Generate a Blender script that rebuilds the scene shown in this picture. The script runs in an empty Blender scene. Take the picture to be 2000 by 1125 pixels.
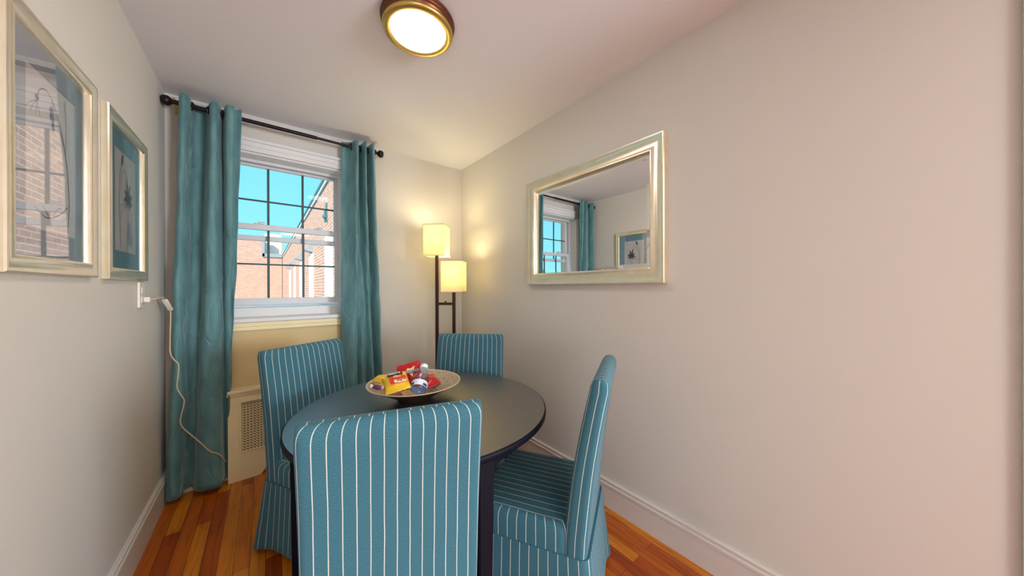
import bpy, bmesh, math, random
from mathutils import Vector, Matrix
from math import sin, cos, pi, radians as R
random.seed(7)
S = bpy.context.scene
COL = S.collection

# ------------------------------------------------------------------ camera
F_PX = 610.74
YAW, PIT, ROLL = 0.66904, -0.001524, -0.00184
CAMZ = 1.2609
def make_camera():
    f0 = Vector((sin(YAW), cos(YAW), 0)); r0 = Vector((cos(YAW), -sin(YAW), 0)); u0 = Vector((0, 0, 1))
    f = f0*cos(PIT)+u0*sin(PIT); u2 = u0*cos(PIT)-f0*sin(PIT)
    r = r0*cos(ROLL)+u2*sin(ROLL); u = u2*cos(ROLL)-r0*sin(ROLL)
    cd = bpy.data.cameras.new('camera'); cd.sensor_width = 36; cd.lens = F_PX/2000*36
    cd.clip_start = .02; cd.clip_end = 300
    co = bpy.data.objects.new('camera', cd); COL.objects.link(co)
    m = Matrix((r, u, -f)).transposed().to_4x4(); m.translation = Vector((0, 0, CAMZ))
    co.matrix_world = m; S.camera = co
make_camera()

# ------------------------------------------------------------------ colour management, sky, sun, added fill lights
S.view_settings.view_transform = 'Standard'
try: S.view_settings.look = 'None'
except Exception: pass
S.view_settings.gamma = 1; S.view_settings.use_curve_mapping = False
S.view_settings.exposure = 0.06

w = bpy.data.worlds.new('sky'); S.world = w; w.use_nodes = True
nt = w.node_tree; nt.nodes.clear()
wo = nt.nodes.new('ShaderNodeOutputWorld'); bg = nt.nodes.new('ShaderNodeBackground')
tc = nt.nodes.new('ShaderNodeTexCoord'); sep = nt.nodes.new('ShaderNodeSeparateXYZ')
ramp = nt.nodes.new('ShaderNodeValToRGB'); noi = nt.nodes.new('ShaderNodeTexNoise')
cr2 = nt.nodes.new('ShaderNodeValToRGB'); mx = nt.nodes.new('ShaderNodeMixRGB')
ramp.color_ramp.elements[0].position = 0.0; ramp.color_ramp.elements[0].color = (.25, .66, .76, 1)
ramp.color_ramp.elements[1].position = .6; ramp.color_ramp.elements[1].color = (.10, .46, .66, 1)
noi.inputs['Scale'].default_value = 2.6; noi.inputs['Detail'].default_value = 5
cr2.color_ramp.elements[0].position = .52; cr2.color_ramp.elements[1].position = .78
cr2.color_ramp.elements[1].color = (.75, .75, .75, 1)
mx.inputs['Color2'].default_value = (.52, .66, .70, 1)
nt.links.new(tc.outputs['Generated'], sep.inputs[0]); nt.links.new(sep.outputs['Z'], ramp.inputs[0])
nt.links.new(tc.outputs['Generated'], noi.inputs['Vector']); nt.links.new(noi.outputs['Fac'], cr2.inputs[0])
nt.links.new(cr2.outputs[0], mx.inputs['Fac']); nt.links.new(ramp.outputs[0], mx.inputs['Color1'])
nt.links.new(mx.outputs[0], bg.inputs['Color']); nt.links.new(bg.outputs[0], wo.inputs['Surface'])
bg.inputs['Strength'].default_value = 1.5

def light(name, kind, loc, energy, color, rot=None, **kw):
    d = bpy.data.lights.new(name, kind); d.energy = energy; d.color = color
    for k, v in kw.items(): setattr(d, k, v)
    o = bpy.data.objects.new(name, d); COL.objects.link(o); o.location = loc
    if rot is not None: o.rotation_euler = rot
    return o
def aim(v):  # rotation that sends a lamp's -Z along v
    return Vector(v).to_track_quat('-Z', 'Y').to_euler()
light('sun', 'SUN', (0, 0, 20), 6.6, (1, .95, .88), aim((.55, .60, -.50)), angle=.01)
# added area lights behind the camera, standing in for daylight from the adjoining room
light('added_rear_fill', 'AREA', (-1.75, -4.12, 1.35), 74, (.72, .86, 1.0), aim((0, 1, -.03)), shape='RECTANGLE', size=1.4, size_y=1.5)
light('added_rear_fill', 'AREA', (2.55, -4.12, 1.35), 245, (.84, .92, 1.0), aim((0, 1, -.03)), shape='RECTANGLE', size=1.3, size_y=1.5)
# added overhead fill disk behind the camera, a made-up source
light('added_overhead_fill', 'AREA', (.5, -1.9, 2.36), 34, (1.0, .88, .74), aim((0, 0, -1)), shape='DISK', size=.5)

# ------------------------------------------------------------------ helpers
XL, XR, YB, ZC = -.4703, 1.5508, 2.7785, 2.44

def setp(o, label=None, cat=None, group=None, kind=None):
    if label: o['label'] = label
    if cat: o['category'] = cat
    if group: o['group'] = group
    if kind: o['kind'] = kind
    return o
def empty(name, loc=(0, 0, 0), rz=0, **k):
    o = bpy.data.objects.new(name, None); COL.objects.link(o); o.location = loc; o.rotation_euler = (0, 0, rz)
    o.empty_display_size = .1
    return setp(o, **k)
def obj(name, bm, m, parent=None, smooth=None, **k):
    me = bpy.data.meshes.new(name)
    bmesh.ops.recalc_face_normals(bm, faces=bm.faces)
    bm.to_mesh(me); bm.free()
    for x in (m if isinstance(m, (list, tuple)) else [m]): me.materials.append(x)
    o = bpy.data.objects.new(name, me); COL.objects.link(o)
    if parent: o.parent = parent
    if smooth is not None:
        me.polygons.foreach_set('use_smooth', [True]*len(me.polygons))
        if smooth < 179: 
            try: me.set_sharp_from_angle(angle=R(smooth))
            except Exception: pass
    return setp(o, **k)
def box(bm, x0, x1, y0, y1, z0, z1, bev=0, seg=2, M=None, mi=0):
    vs = [bm.verts.new((x, y, z)) for x in (x0, x1) for y in (y0, y1) for z in (z0, z1)]
    fs = [bm.faces.new([vs[i] for i in q]) for q in ((0, 1, 3, 2), (4, 6, 7, 5), (0, 4, 5, 1), (2, 3, 7, 6), (0, 2, 6, 4), (1, 5, 7, 3))]
    for f in fs: f.material_index = mi
    if bev:
        es = list({e for f in fs for e in f.edges})
        r = bmesh.ops.bevel(bm, geom=es, offset=bev, segments=seg, profile=.5, affect='EDGES')
        vs = list({v for v in r['verts']} | {v for v in vs if v.is_valid})
    if M is not None:
        bmesh.ops.transform(bm, matrix=M, verts=[v for v in vs if v.is_valid])
    return vs
def lathe(bm, prof, seg=48, c=(0, 0, 0), cap0=False, cap1=False, mi=0, axis='Z'):
    rings = []
    for r, z in prof:
        ring = []
        for i in range(seg):
            a = 2*pi*i/seg; p = (r*cos(a), r*sin(a), z)
            if axis == 'X': p = (z, r*cos(a), r*sin(a))
            if axis == 'Y': p = (r*cos(a), z, r*sin(a))
            ring.append(bm.verts.new((p[0]+c[0], p[1]+c[1], p[2]+c[2])))
        rings.append(ring)
    for a, b in zip(rings, rings[1:]):
        for i in range(seg):
            f = bm.faces.new((a[i], a[(i+1) % seg], b[(i+1) % seg], b[i])); f.material_index = mi
    if cap0: bm.faces.new(rings[0][::-1]).material_index = mi
    if cap1: bm.faces.new(rings[-1]).material_index = mi
    return rings
def catmull(pts, n):
    pts = [Vector(p) for p in pts]; out = []
    P = [pts[0]*2-pts[1]]+pts+[pts[-1]*2-pts[-2]]
    for i in range(1, len(P)-2):
        for k in range(n):
            t = k/n; a, b, c, d = P[i-1], P[i], P[i+1], P[i+2]
            out.append(.5*((2*b)+(c-a)*t+(2*a-5*b+4*c-d)*t*t+(3*b-a-3*c+d)*t**3))
    out.append(pts[-1]); return out
def tube(bm, pts, r, seg=8, caps=True, mi=0):
    pts = [Vector(p) for p in pts]; rings = []; n = None
    rr = r if isinstance(r, (list, tuple)) else [r]*len(pts)
    for i, p in enumerate(pts):
        t = (pts[min(i+1, len(pts)-1)]-pts[max(i-1, 0)]).normalized()
        if n is None:
            n = t.orthogonal().normalized()
        else:
            n = (n-t*n.dot(t)); n = n.normalized() if n.length > 1e-6 else t.orthogonal().normalized()
        b = t.cross(n)
        rings.append([bm.verts.new(p+(n*cos(2*pi*k/seg)+b*sin(2*pi*k/seg))*rr[i]) for k in range(seg)])
    for a, b in zip(rings, rings[1:]):
        for k in range(seg):
            f = bm.faces.new((a[k], a[(k+1) % seg], b[(k+1) % seg], b[k])); f.material_index = mi
    if caps:
        bm.faces.new(rings[0][::-1]).material_index = mi; bm.faces.new(rings[-1]).material_index = mi
def extrude_profile(bm, prof, p0, p1, nrm, mi=0):
    """prof: (out, up) pairs; swept from p0 to p1; 'out' goes along nrm, 'up' along +Z."""
    p0, p1, nrm = Vector(p0), Vector(p1), Vector(nrm); a = []; b = []
    for o, u in prof:
        a.append(bm.verts.new(p0+nrm*o+Vector((0, 0, u)))); b.append(bm.verts.new(p1+nrm*o+Vector((0, 0, u))))
    n = len(prof)
    for i in range(n):
        bm.faces.new((a[i], a[(i+1) % n], b[(i+1) % n], b[i])).material_index = mi
    bm.faces.new(a[::-1]); bm.faces.new(b)
def rect_sweep(bm, prof, w, h, toM, mi=0):
    """mitred frame of outer size w x h in local (u,v), height n; prof: (inset, height) closed loop"""
    loops = []
    for ins, ht in prof:
        loops.append([bm.verts.new(toM @ Vector((sx*(w/2-ins), sy*(h/2-ins), ht))) for sx, sy in ((-1, -1), (1, -1), (1, 1), (-1, 1))])
    n = len(loops)
    for i in range(n):
        a, b = loops[i], loops[(i+1) % n]
        for k in range(4):
            bm.faces.new((a[k], a[(k+1) % 4], b[(k+1) % 4], b[k])).material_index = mi

# ------------------------------------------------------------------ materials
def mat(name, col=(.8, .8, .8), rough=.5, metal=0, spec=None, **kw):
    m = bpy.data.materials.new(name); m.use_nodes = True
    b = m.node_tree.nodes['Principled BSDF']
    b.inputs['Base Color'].default_value = (*col, 1); b.inputs['Roughness'].default_value = rough
    b.inputs['Metallic'].default_value = metal
    if spec is not None: b.inputs['Specular IOR Level'].default_value = spec
    for k, v in kw.items(): b.inputs[k].default_value = v
    return m
def N(m, t, **kw):
    n = m.node_tree.nodes.new(t)
    for k, v in kw.items():
        if k in n.inputs: n.inputs[k].default_value = v
        else: setattr(n, k, v)
    return n
def L(m, a, b): m.node_tree.links.new(a, b)
def bsdf(m): return m.node_tree.nodes['Principled BSDF']
def ramp_node(m, stops):
    r = N(m, 'ShaderNodeValToRGB'); e = r.color_ramp.elements
    while len(e) < len(stops): e.new(.5)
    for x, (p, c) in zip(e, stops): x.position = p; x.color = (*c, 1)
    return r
def add_noise_bump(m, scale=60, strength=.1, dist=.002, detail=3, coord='Object', sc=(1, 1, 1)):
    tc = N(m, 'ShaderNodeTexCoord'); mp = N(m, 'ShaderNodeMapping'); mp.inputs['Scale'].default_value = sc
    no = N(m, 'ShaderNodeTexNoise', Scale=scale, Detail=detail)
    bu = N(m, 'ShaderNodeBump', Strength=strength, Distance=dist)
    L(m, tc.outputs[coord], mp.inputs[0]); L(m, mp.outputs[0], no.inputs['Vector'])
    L(m, no.outputs['Fac'], bu.inputs['Height']); L(m, bu.outputs[0], bsdf(m).inputs['Normal'])
    return no
def noise_colour(m, c0, c1, scale=8, detail=4, lo=.35, hi=.65, sc=(1, 1, 1), coord='Object'):
    tc = N(m, 'ShaderNodeTexCoord'); mp = N(m, 'ShaderNodeMapping'); mp.inputs['Scale'].default_value = sc
    no = N(m, 'ShaderNodeTexNoise', Scale=scale, Detail=detail)
    r = ramp_node(m, [(lo, c0), (hi, c1)])
    L(m, tc.outputs[coord], mp.inputs[0]); L(m, mp.outputs[0], no.inputs['Vector'])
    L(m, no.outputs['Fac'], r.inputs[0]); L(m, r.outputs[0], bsdf(m).inputs['Base Color'])

M = {}
M['wall'] = mat('wall_paint', (.66, .63, .575), .75, spec=.25); add_noise_bump(M['wall'], 90, .06, .001)
M['ceil'] = mat('ceiling_paint', (.78, .785, .84), .85, spec=.2); add_noise_bump(M['ceil'], 70, .05, .001)
M['white'] = mat('white_gloss_paint', (.78, .77, .76), .35); add_noise_bump(M['white'], 50, .03, .001)
M['base'] = mat('baseboard_paint', (.70, .645, .60), .4)
M['cream'] = mat('cream_paint', (.88, .76, .46), .4); add_noise_bump(M['cream'], 60, .04, .001)
M['warmtint'] = mat('warm_light_wall_tint', (.72, .56, .28), .6)  # wall colour with the warm light below the window put in
M['sash'] = mat('vinyl_sash', (.70, .71, .74), .4)
M['muntin'] = mat('dark_muntin', (.035, .075, .085), .5)
M['bronze'] = mat('dark_bronze', (.055, .028, .022), .35, .7)
M['blackmetal'] = mat('black_iron', (.02, .014, .018), .4, .6)
M['gold'] = mat('antique_brass', (.62, .43, .13), .33, .9)
M['brown'] = mat('oil_rubbed_bronze', (.16, .055, .025), .35, .75)
M['plastic'] = mat('white_plastic', (.80, .74, .66), .35)
M['cord'] = mat('cream_cord', (.62, .50, .30), .45)
M['paper'] = mat('art_paper', (.72, .67, .64), .8)
M['matboard'] = mat('blue_grey_mat_board', (.36, .375, .40), .8)
M['matboard2'] = mat('teal_mat_board', (.19, .34, .40), .8)
M['ink'] = mat('brown_ink', (.10, .075, .075), .8)
M['inkblue'] = mat('blue_ink', (.09, .13, .25), .8)
M['inkpurple'] = mat('plum_ink', (.16, .08, .12), .8)
M['inkwash'] = mat('pale_wash', (.42, .40, .50), .85)
M['mirror'] = mat('mirror_glass', (.90, .91, .90), .01, 1)
M['stone'] = mat('white_stone', (.85, .85, .83), .6)
M['brightsill'] = mat('glare_whitened_sill', (.96, .95, .93), .6)  # near-white stands in for the glare showing under the sash
M['slate'] = mat('grey_metal_coping', (.28, .33, .36), .5)
M['gutter'] = mat('dark_gutter', (.06, .16, .19), .5)
M['binding'] = mat('shade_binding', (.62, .56, .42), .8)
M['bulb'] = mat('socket', (.8, .8, .8), .4)

def metal_frame(name, c0, c1, rough):
    m = mat(name, c0, rough, .85)
    noise_colour(m, c0, c1, 14, 6, sc=(1, 1, 1)); add_noise_bump(m, 130, .04, .001)
    return m
M['champagne'] = metal_frame('champagne_silver_leaf', (.93, .82, .60), (.98, .90, .72), .30)

def glass_pane(name, tint=(1, 1, 1), ior=1.45, boost=1.0):
    m = bpy.data.materials.new(name); m.use_nodes = True; t = m.node_tree; t.nodes.clear()
    o = t.nodes.new('ShaderNodeOutputMaterial'); mx = t.nodes.new('ShaderNodeMixShader')
    tr = t.nodes.new('ShaderNodeBsdfTransparent'); gl = t.nodes.new('ShaderNodeBsdfGlossy')
    ge = t.nodes.new('ShaderNodeNewGeometry'); dt = t.nodes.new('ShaderNodeVectorMath'); dt.operation = 'DOT_PRODUCT'
    t.links.new(ge.outputs['Normal'], dt.inputs[0]); t.links.new(ge.outputs['Incoming'], dt.inputs[1])
    def mth(op, a, b=None):
        n = t.nodes.new('ShaderNodeMath'); n.operation = op
        for k, v in enumerate((a, b)):
            if v is None: continue
            if isinstance(v, (int, float)): n.inputs[k].default_value = v
            else: t.links.new(v, n.inputs[k])
        return n.outputs[0]
    f0 = ((ior-1)/(ior+1))**2*boost
    g = mth('SUBTRACT', 1, mth('ABSOLUTE', dt.outputs['Value']))
    g5 = mth('POWER', g, 5)
    fac = mth('ADD', mth('MULTIPLY', g5, (1-f0)*min(1, boost)), f0)
    tr.inputs[0].default_value = (*tint, 1); gl.inputs['Roughness'].default_value = .0
    t.links.new(fac, mx.inputs[0])
    t.links.new(tr.outputs[0], mx.inputs[1]); t.links.new(gl.outputs[0], mx.inputs[2]); t.links.new(mx.outputs[0], o.inputs[0])
    return m
M['glass'] = glass_pane('window_glass', (.99, 1, 1), 1.45, .2)
M['picglass'] = glass_pane('picture_glass', (1, 1, 1), 1.5, 3.2)
M['bottle'] = glass_pane('clear_bottle_plastic', (.90, .93, .97), 1.5, 1.6)

def wood_floor():
    m = mat('strip_oak_floor', (.5, .2, .05), .3)
    tc = N(m, 'ShaderNodeTexCoord'); mp = N(m, 'ShaderNodeMapping'); mp.inputs['Rotation'].default_value = (0, 0, R(90))
    br = N(m, 'ShaderNodeTexBrick', Scale=1.0); br.offset = .37; br.offset_frequency = 2
    br.inputs['Brick Width'].default_value = .78; br.inputs['Row Height'].default_value = .0575
    br.inputs['Mortar Size'].default_value = .0011; br.inputs['Mortar Smooth'].default_value = .3
    br.inputs['Color1'].default_value = (0, 0, 0, 1); br.inputs['Color2'].default_value = (1, 1, 1, 1); br.inputs['Mortar'].default_value = (.5, .5, .5, 1)
    L(m, tc.outputs['Object'], mp.inputs[0]); L(m, mp.outputs[0], br.inputs['Vector'])
    cr = ramp_node(m, [(0, (.32, .050, .005)), (.3, (.45, .092, .006)), (.65, (.55, .145, .009)), (1, (.68, .235, .014))])
    L(m, br.outputs['Color'], cr.inputs[0])
    mp2 = N(m, 'ShaderNodeMapping'); mp2.inputs['Scale'].default_value = (34, 2.2, 1)
    no = N(m, 'ShaderNodeTexNoise', Scale=1.6, Detail=7, Distortion=.9)
    L(m, tc.outputs['Object'], mp2.inputs[0]); L(m, mp2.outputs[0], no.inputs['Vector'])
    g = ramp_node(m, [(.30, (.55, .42, .34)), (.55, (1, 1, 1))]); L(m, no.outputs['Fac'], g.inputs[0])
    mul = N(m, 'ShaderNodeMixRGB', blend_type='MULTIPLY'); mul.inputs['Fac'].default_value = .75
    L(m, cr.outputs[0], mul.inputs[1]); L(m, g.outputs[0], mul.inputs[2])
    mix = N(m, 'ShaderNodeMixRGB'); mix.inputs[2].default_value = (.06, .012, .003, 1)
    L(m, br.outputs['Fac'], mix.inputs[0]); L(m, mul.outputs[0], mix.inputs[1]); L(m, mix.outputs[0], bsdf(m).inputs['Base Color'])
    bu = N(m, 'ShaderNodeBump', Strength=.25, Distance=.001); inv = N(m, 'ShaderNodeMath', operation='SUBTRACT'); inv.inputs[0].default_value = 1
    L(m, br.outputs['Fac'], inv.inputs[1]); L(m, inv.outputs[0], bu.inputs['Height']); L(m, bu.outputs[0], bsdf(m).inputs['Normal'])
    return m
M['floor'] = wood_floor()

def brick(name, swap):
    m = mat(name, (.5, .3, .25), .85)
    tc = N(m, 'ShaderNodeTexCoord'); sp = N(m, 'ShaderNodeSeparateXYZ'); cb = N(m, 'ShaderNodeCombineXYZ')
    L(m, tc.outputs['Object'], sp.inputs[0]); L(m, sp.outputs['Y' if swap else 'X'], cb.inputs[0]); L(m, sp.outputs['Z'], cb.inputs[1])
    br = N(m, 'ShaderNodeTexBrick', Scale=1.0)
    br.inputs['Brick Width'].default_value = .22; br.inputs['Row Height'].default_value = .076; br.inputs['Mortar Size'].default_value = .006
    br.inputs['Color1'].default_value = (.60, .29, .20, 1); br.inputs['Color2'].default_value = (.44, .21, .16, 1)
    br.inputs['Mortar'].default_value = (.74, .64, .55, 1)
    L(m, cb.outputs[0], br.inputs['Vector']); L(m, br.outputs['Color'], bsdf(m).inputs['Base Color'])
    return m
M['brick_side'] = brick('red_brick_side', True); M['brick_front'] = brick('red_brick_front', False)

def striped(name, pitch_uv=True):
    """teal heathered upholstery with cream pinstripes at whole values of the UV's u"""
    m = mat(name, (.05, .2, .28), .85, spec=.2)
    uv = N(m, 'ShaderNodeUVMap'); sp = N(m, 'ShaderNodeSeparateXYZ'); L(m, uv.outputs[0], sp.inputs[0])
    tc = N(m, 'ShaderNodeTexCoord')
    wob = N(m, 'ShaderNodeTexNoise', Scale=7, Detail=2); L(m, tc.outputs['Object'], wob.inputs['Vector'])
    wm = N(m, 'ShaderNodeMath', operation='MULTIPLY_ADD'); wm.inputs[1].default_value = .10; wm.inputs[2].default_value = -.05
    L(m, wob.outputs['Fac'], wm.inputs[0])
    ad = N(m, 'ShaderNodeMath', operation='ADD'); L(m, sp.outputs['X'], ad.inputs[0]); L(m, wm.outputs[0], ad.inputs[1])
    pp = N(m, 'ShaderNodeMath', operation='PINGPONG'); pp.inputs[1].default_value = .5; L(m, ad.outputs[0], pp.inputs[0])
    # stripe mask: distance to the nearest whole number
    st = N(m, 'ShaderNodeMapRange'); st.inputs['From Min'].default_value = .022; st.inputs['From Max'].default_value = .048
    st.inputs['To Min'].default_value = 1; st.inputs['To Max'].default_value = 0; L(m, pp.outputs[0], st.inputs['Value'])
    # heather
    cb = N(m, 'ShaderNodeCombineXYZ'); m1 = N(m, 'ShaderNodeMath', operation='MULTIPLY'); m1.inputs[1].default_value = 62
    m2 = N(m, 'ShaderNodeMath', operation='MULTIPLY'); m2.inputs[1].default_value = 330
    L(m, sp.outputs['X'], m1.inputs[0]); L(m, sp.outputs['Y'], m2.inputs[0]); L(m, m1.outputs[0], cb.inputs[0]); L(m, m2.outputs[0], cb.inputs[1])
    no = N(m, 'ShaderNodeTexNoise', Scale=1.0, Detail=2); L(m, cb.outputs[0], no.inputs['Vector'])
    cr = ramp_node(m, [(.34, (.010, .055, .080)), (.5, (.034, .128, .172)), (.68, (.10, .225, .26))])
    L(m, no.outputs['Fac'], cr.inputs[0])
    mixn = N(m, 'ShaderNodeMixRGB'); mixn.inputs[2].default_value = (.66, .66, .55, 1)
    fa = N(m, 'ShaderNodeMath', operation='MULTIPLY'); fa.inputs[1].default_value = .85
    L(m, st.outputs[0], fa.inputs[0]); L(m, fa.outputs[0], mixn.inputs[0]); L(m, cr.outputs[0], mixn.inputs[1])
    L(m, mixn.outputs[0], bsdf(m).inputs['Base Color'])
    bu = N(m, 'ShaderNodeBump', Strength=.2, Distance=.0006); L(m, no.outputs['Fac'], bu.inputs['Height']); L(m, bu.outputs[0], bsdf(m).inputs['Normal'])
    bsdf(m).inputs['Sheen Weight'].default_value = .2; bsdf(m).inputs['Sheen Roughness'].default_value = .4
    bsdf(m).inputs['Sheen Tint'].default_value = (.6, .85, 1, 1)
    return m
M['stripe'] = striped('pinstripe_upholstery')

def curtain_mat():
    m = mat('teal_velvet_curtain', (.05, .24, .27), .6, spec=.25)
    noise_colour(m, (.115, .265, .28), (.21, .39, .40), 26, 5, .3, .7, (1, 1, .25))
    add_noise_bump(m, 8, .5, .012, 6, sc=(1.2, 1.2, 1.0))
    # creases: thin ridged lines where a stretched, tilted noise crosses its middle value
    tcc = N(m, 'ShaderNodeTexCoord'); mpp = N(m, 'ShaderNodeMapping'); mpp.inputs['Scale'].default_value = (2.2, 2.2, 1.0); mpp.inputs['Rotation'].default_value = (0, R(32), 0)
    nn = N(m, 'ShaderNodeTexNoise', Scale=3.2, Detail=2.5, Distortion=.6); L(m, tcc.outputs['Object'], mpp.inputs[0]); L(m, mpp.outputs[0], nn.inputs['Vector'])
    sb = N(m, 'ShaderNodeMath', operation='SUBTRACT'); sb.inputs[1].default_value = .5; L(m, nn.outputs['Fac'], sb.inputs[0])
    ab = N(m, 'ShaderNodeMath', operation='ABSOLUTE'); L(m, sb.outputs[0], ab.inputs[0])
    mr = N(m, 'ShaderNodeMapRange'); mr.interpolation_type = 'SMOOTHSTEP'; mr.inputs['From Max'].default_value = .035; L(m, ab.outputs[0], mr.inputs['Value'])
    bb2 = N(m, 'ShaderNodeBump', Strength=.45, Distance=.006); L(m, mr.outputs[0], bb2.inputs['Height'])
    L(m, bsdf(m).inputs['Normal'].links[0].from_socket, bb2.inputs['Normal']); L(m, bb2.outputs[0], bsdf(m).inputs['Normal'])
    bsdf(m).inputs['Sheen Weight'].default_value = .6; bsdf(m).inputs['Sheen Roughness'].default_value = .35; bsdf(m).inputs['Sheen Tint'].default_value = (.75, .95, 1, 1)
    t = m.node_tree; out = [n for n in t.nodes if n.type == 'OUTPUT_MATERIAL'][0]
    tr = N(m, 'ShaderNodeBsdfTranslucent'); tr.inputs[0].default_value = (.16, .55, .60, 1)
    mx = N(m, 'ShaderNodeMixShader'); mx.inputs[0].default_value = .26
    L(m, bsdf(m).outputs[0], mx.inputs[1]); L(m, tr.outputs[0], mx.inputs[2]); L(m, mx.outputs[0], out.inputs[0])
    return m
M['curtain'] = curtain_mat()

def shade_mat():
    m = mat('linen_lamp_shade', (.9, .87, .72), .8)
    noise_colour(m, (.86, .82, .66), (.93, .90, .76), 60, 3, sc=(1, 1, 6))
    out = [n for n in m.node_tree.nodes if n.type == 'OUTPUT_MATERIAL'][0]
    tr = N(m, 'ShaderNodeBsdfTranslucent'); tr.inputs[0].default_value = (.95, .88, .60, 1)
    mx = N(m, 'ShaderNodeMixShader'); mx.inputs[0].default_value = .55
    L(m, bsdf(m).outputs[0], mx.inputs[1]); L(m, tr.outputs[0], mx.inputs[2]); L(m, mx.outputs[0], out.inputs[0])
    return m
M['shade'] = shade_mat()

def table_mat():
    m = mat('espresso_table_lacquer', (.012, .010, .014), .42, spec=.8)
    noise_colour(m, (.009, .008, .012), (.017, .013, .018), 3, 6, sc=(2, 26, 2))
    bsdf(m).inputs['Coat Weight'].default_value = .9; bsdf(m).inputs['Coat Roughness'].default_value = .33; bsdf(m).inputs['Coat IOR'].default_value = 2.2
    return m
M['table'] = table_mat()
M['tleg'] = mat('espresso_leg_lacquer', (.004, .004, .009), .5, spec=.12)

def emis(name, col, st):
    m = mat(name, col, .5); bsdf(m).inputs['Emission Color'].default_value = (*col, 1); bsdf(m).inputs['Emission Strength'].default_value = st
    return m
M['lens'] = emis('lit_opal_lens', (1.0, .93, .84), 34)

# ------------------------------------------------------------------ room shell
def struct(name, bm, m, parent=None, **k):
    return obj(name, bm, m, parent, kind='structure' if parent is None else None, **k)
T = .12
bm = bmesh.new(); box(bm, XL-T, XR+T, -.30, YB+.30, -.10, 0); struct('floor', bm, M['floor'])
bm = bmesh.new(); box(bm, XL-T, XR+T, -.30, YB+.30, ZC, ZC+.12); struct('ceiling', bm, M['ceil'])
bm = bmesh.new(); box(bm, XL-T, XL, -.30, YB+.30, 0, ZC); struct('wall_left', bm, M['wall'])
bm = bmesh.new(); box(bm, XR, XR+T, -.30, YB+.30, 0, ZC); struct('wall_right', bm, M['wall'])
# wall behind the window, with its opening
WX0, WX1, WZ0, WZ1 = -.245, .503, 1.035, 2.190
bm = bmesh.new()
box(bm, XL, WX0, YB, YB+.30, 0, ZC); box(bm, WX1, XR, YB, YB+.30, 0, ZC)
box(bm, WX0, WX1, YB, YB+.30, 0, WZ0); box(bm, WX0, WX1, YB, YB+.30, WZ1, ZC)
bmesh.ops.remove_doubles(bm, verts=bm.verts, dist=1e-5)
struct('wall_back', bm, M['wall'])
# header over the wide cased opening the photographer stands in, and the casing board on its right side
FY = -.202
bm = bmesh.new(); box(bm, XL, XR, -.300, FY, 2.30, ZC)
struct('wall_front', bm, M['wall'])
bm = bmesh.new()
box(bm, XR-.018, XR-.001, -.298, -.186, 0, 2.298, .004); box(bm, XR-.022, XR-.018, -.298, -.270, 0, 2.298, .001)
struct('trim_1', bm, M['white'])
# adjoining living room
bm = bmesh.new(); box(bm, -2.6, 3.4, -4.4, -.302, -.10, 0); struct('floor_living_room', bm, M['floor'])
bm = bmesh.new(); box(bm, -2.6, 3.4, -4.4, -.302, ZC, ZC+.12); struct('ceiling_living_room', bm, M['ceil'])
bm = bmesh.new()
box(bm, -2.72, -2.6, -4.4, -.302, 0, ZC); box(bm, 3.4, 3.52, -4.4, -.302, 0, ZC)
box(bm, -2.6, XL-T, -.42, -.302, 0, ZC); box(bm, XR+T, 3.4, -.42, -.302, 0, ZC)
for a_, b_ in ((-2.6, -2.5), (-1.0, 1.85), (3.25, 3.4)): box(bm, a_, b_, -4.3, -4.18, 0, ZC)
for a_, b_ in ((-2.5, -1.0), (1.85, 3.25)):
    box(bm, a_, b_, -4.3, -4.18, 0, .5); box(bm, a_, b_, -4.3, -4.18, 2.15, ZC)
struct('wall_living_room', bm, M['wall'])

# baseboards
def bb_prof(h):
    return [(0, 0), (.014, 0), (.014, h-.036), (.019, h-.034), (.019, h-.024), (.013, h-.021), (.013, h-.014), (.016, h-.011), (.016, h-.003), (.012, h), (0, h)]
def bb_board(bm, p0, p1, n, h): extrude_profile(bm, bb_prof(h), p0, p1, n)
bm = bmesh.new(); bb_board(bm, (XR, -.185, 0), (XR, YB, 0), (-1, 0, 0), .158); struct('baseboard_right', bm, M['base'])
bm = bmesh.new(); bb_board(bm, (XL, -.30, 0), (XL, YB, 0), (1, 0, 0), .172); struct('baseboard_left', bm, M['base'])
bm = bmesh.new(); bb_board(bm, (XL+.02, YB, 0), (-.20, YB, 0), (0, -1, 0), .165); bb_board(bm, (.50, YB, 0), (XR-.02, YB, 0), (0, -1, 0), .165)
struct('baseboard_back', bm, M['base'])
# panel added under the window; its yellow puts warm light into the colour
bm = bmesh.new(); box(bm, -.30, .56, YB-.012, YB, 0.0, .975); struct('warm_tint_panel', bm, M['warmtint'])

# ------------------------------------------------------------------ window
win = empty('window_1', (0, 0, 0), kind='structure')
bm = bmesh.new()   # casing: head and two legs, stepped moulding
cw = .082
def casing_piece(x0, x1, z0, z1, d): box(bm, x0, x1, YB-d, YB, z0, z1, .003)
for sx in (WX0-cw, WX1):
    casing_piece(sx, sx+cw, WZ0, WZ1+cw, .018)
casing_piece(WX0-cw, WX1+cw, WZ1, WZ1+cw, .0185)
casing_piece(WX0-cw-.004, WX1+cw+.004, WZ1+cw-.018, WZ1+cw+.004, .032)
casing_piece(WX0-.045, WX1+.045, WZ1+.030, WZ1+.040, .025)
for sx in (WX0-cw-.004, WX1+cw-.014):
    casing_piece(sx, sx+.018, WZ0, WZ1+cw, .030)
struct('casing', bm, M['white'], win)
bm = bmesh.new()   # reveal boards inside the opening and frame head
box(bm, WX0, WX0+.012, YB, YB+.26, WZ0, WZ1); box(bm, WX1-.012, WX1, YB, YB+.26, WZ0, WZ1)
box(bm, WX0+.012, WX1-.012, YB, YB+.26, WZ1-.012, WZ1)
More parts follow.
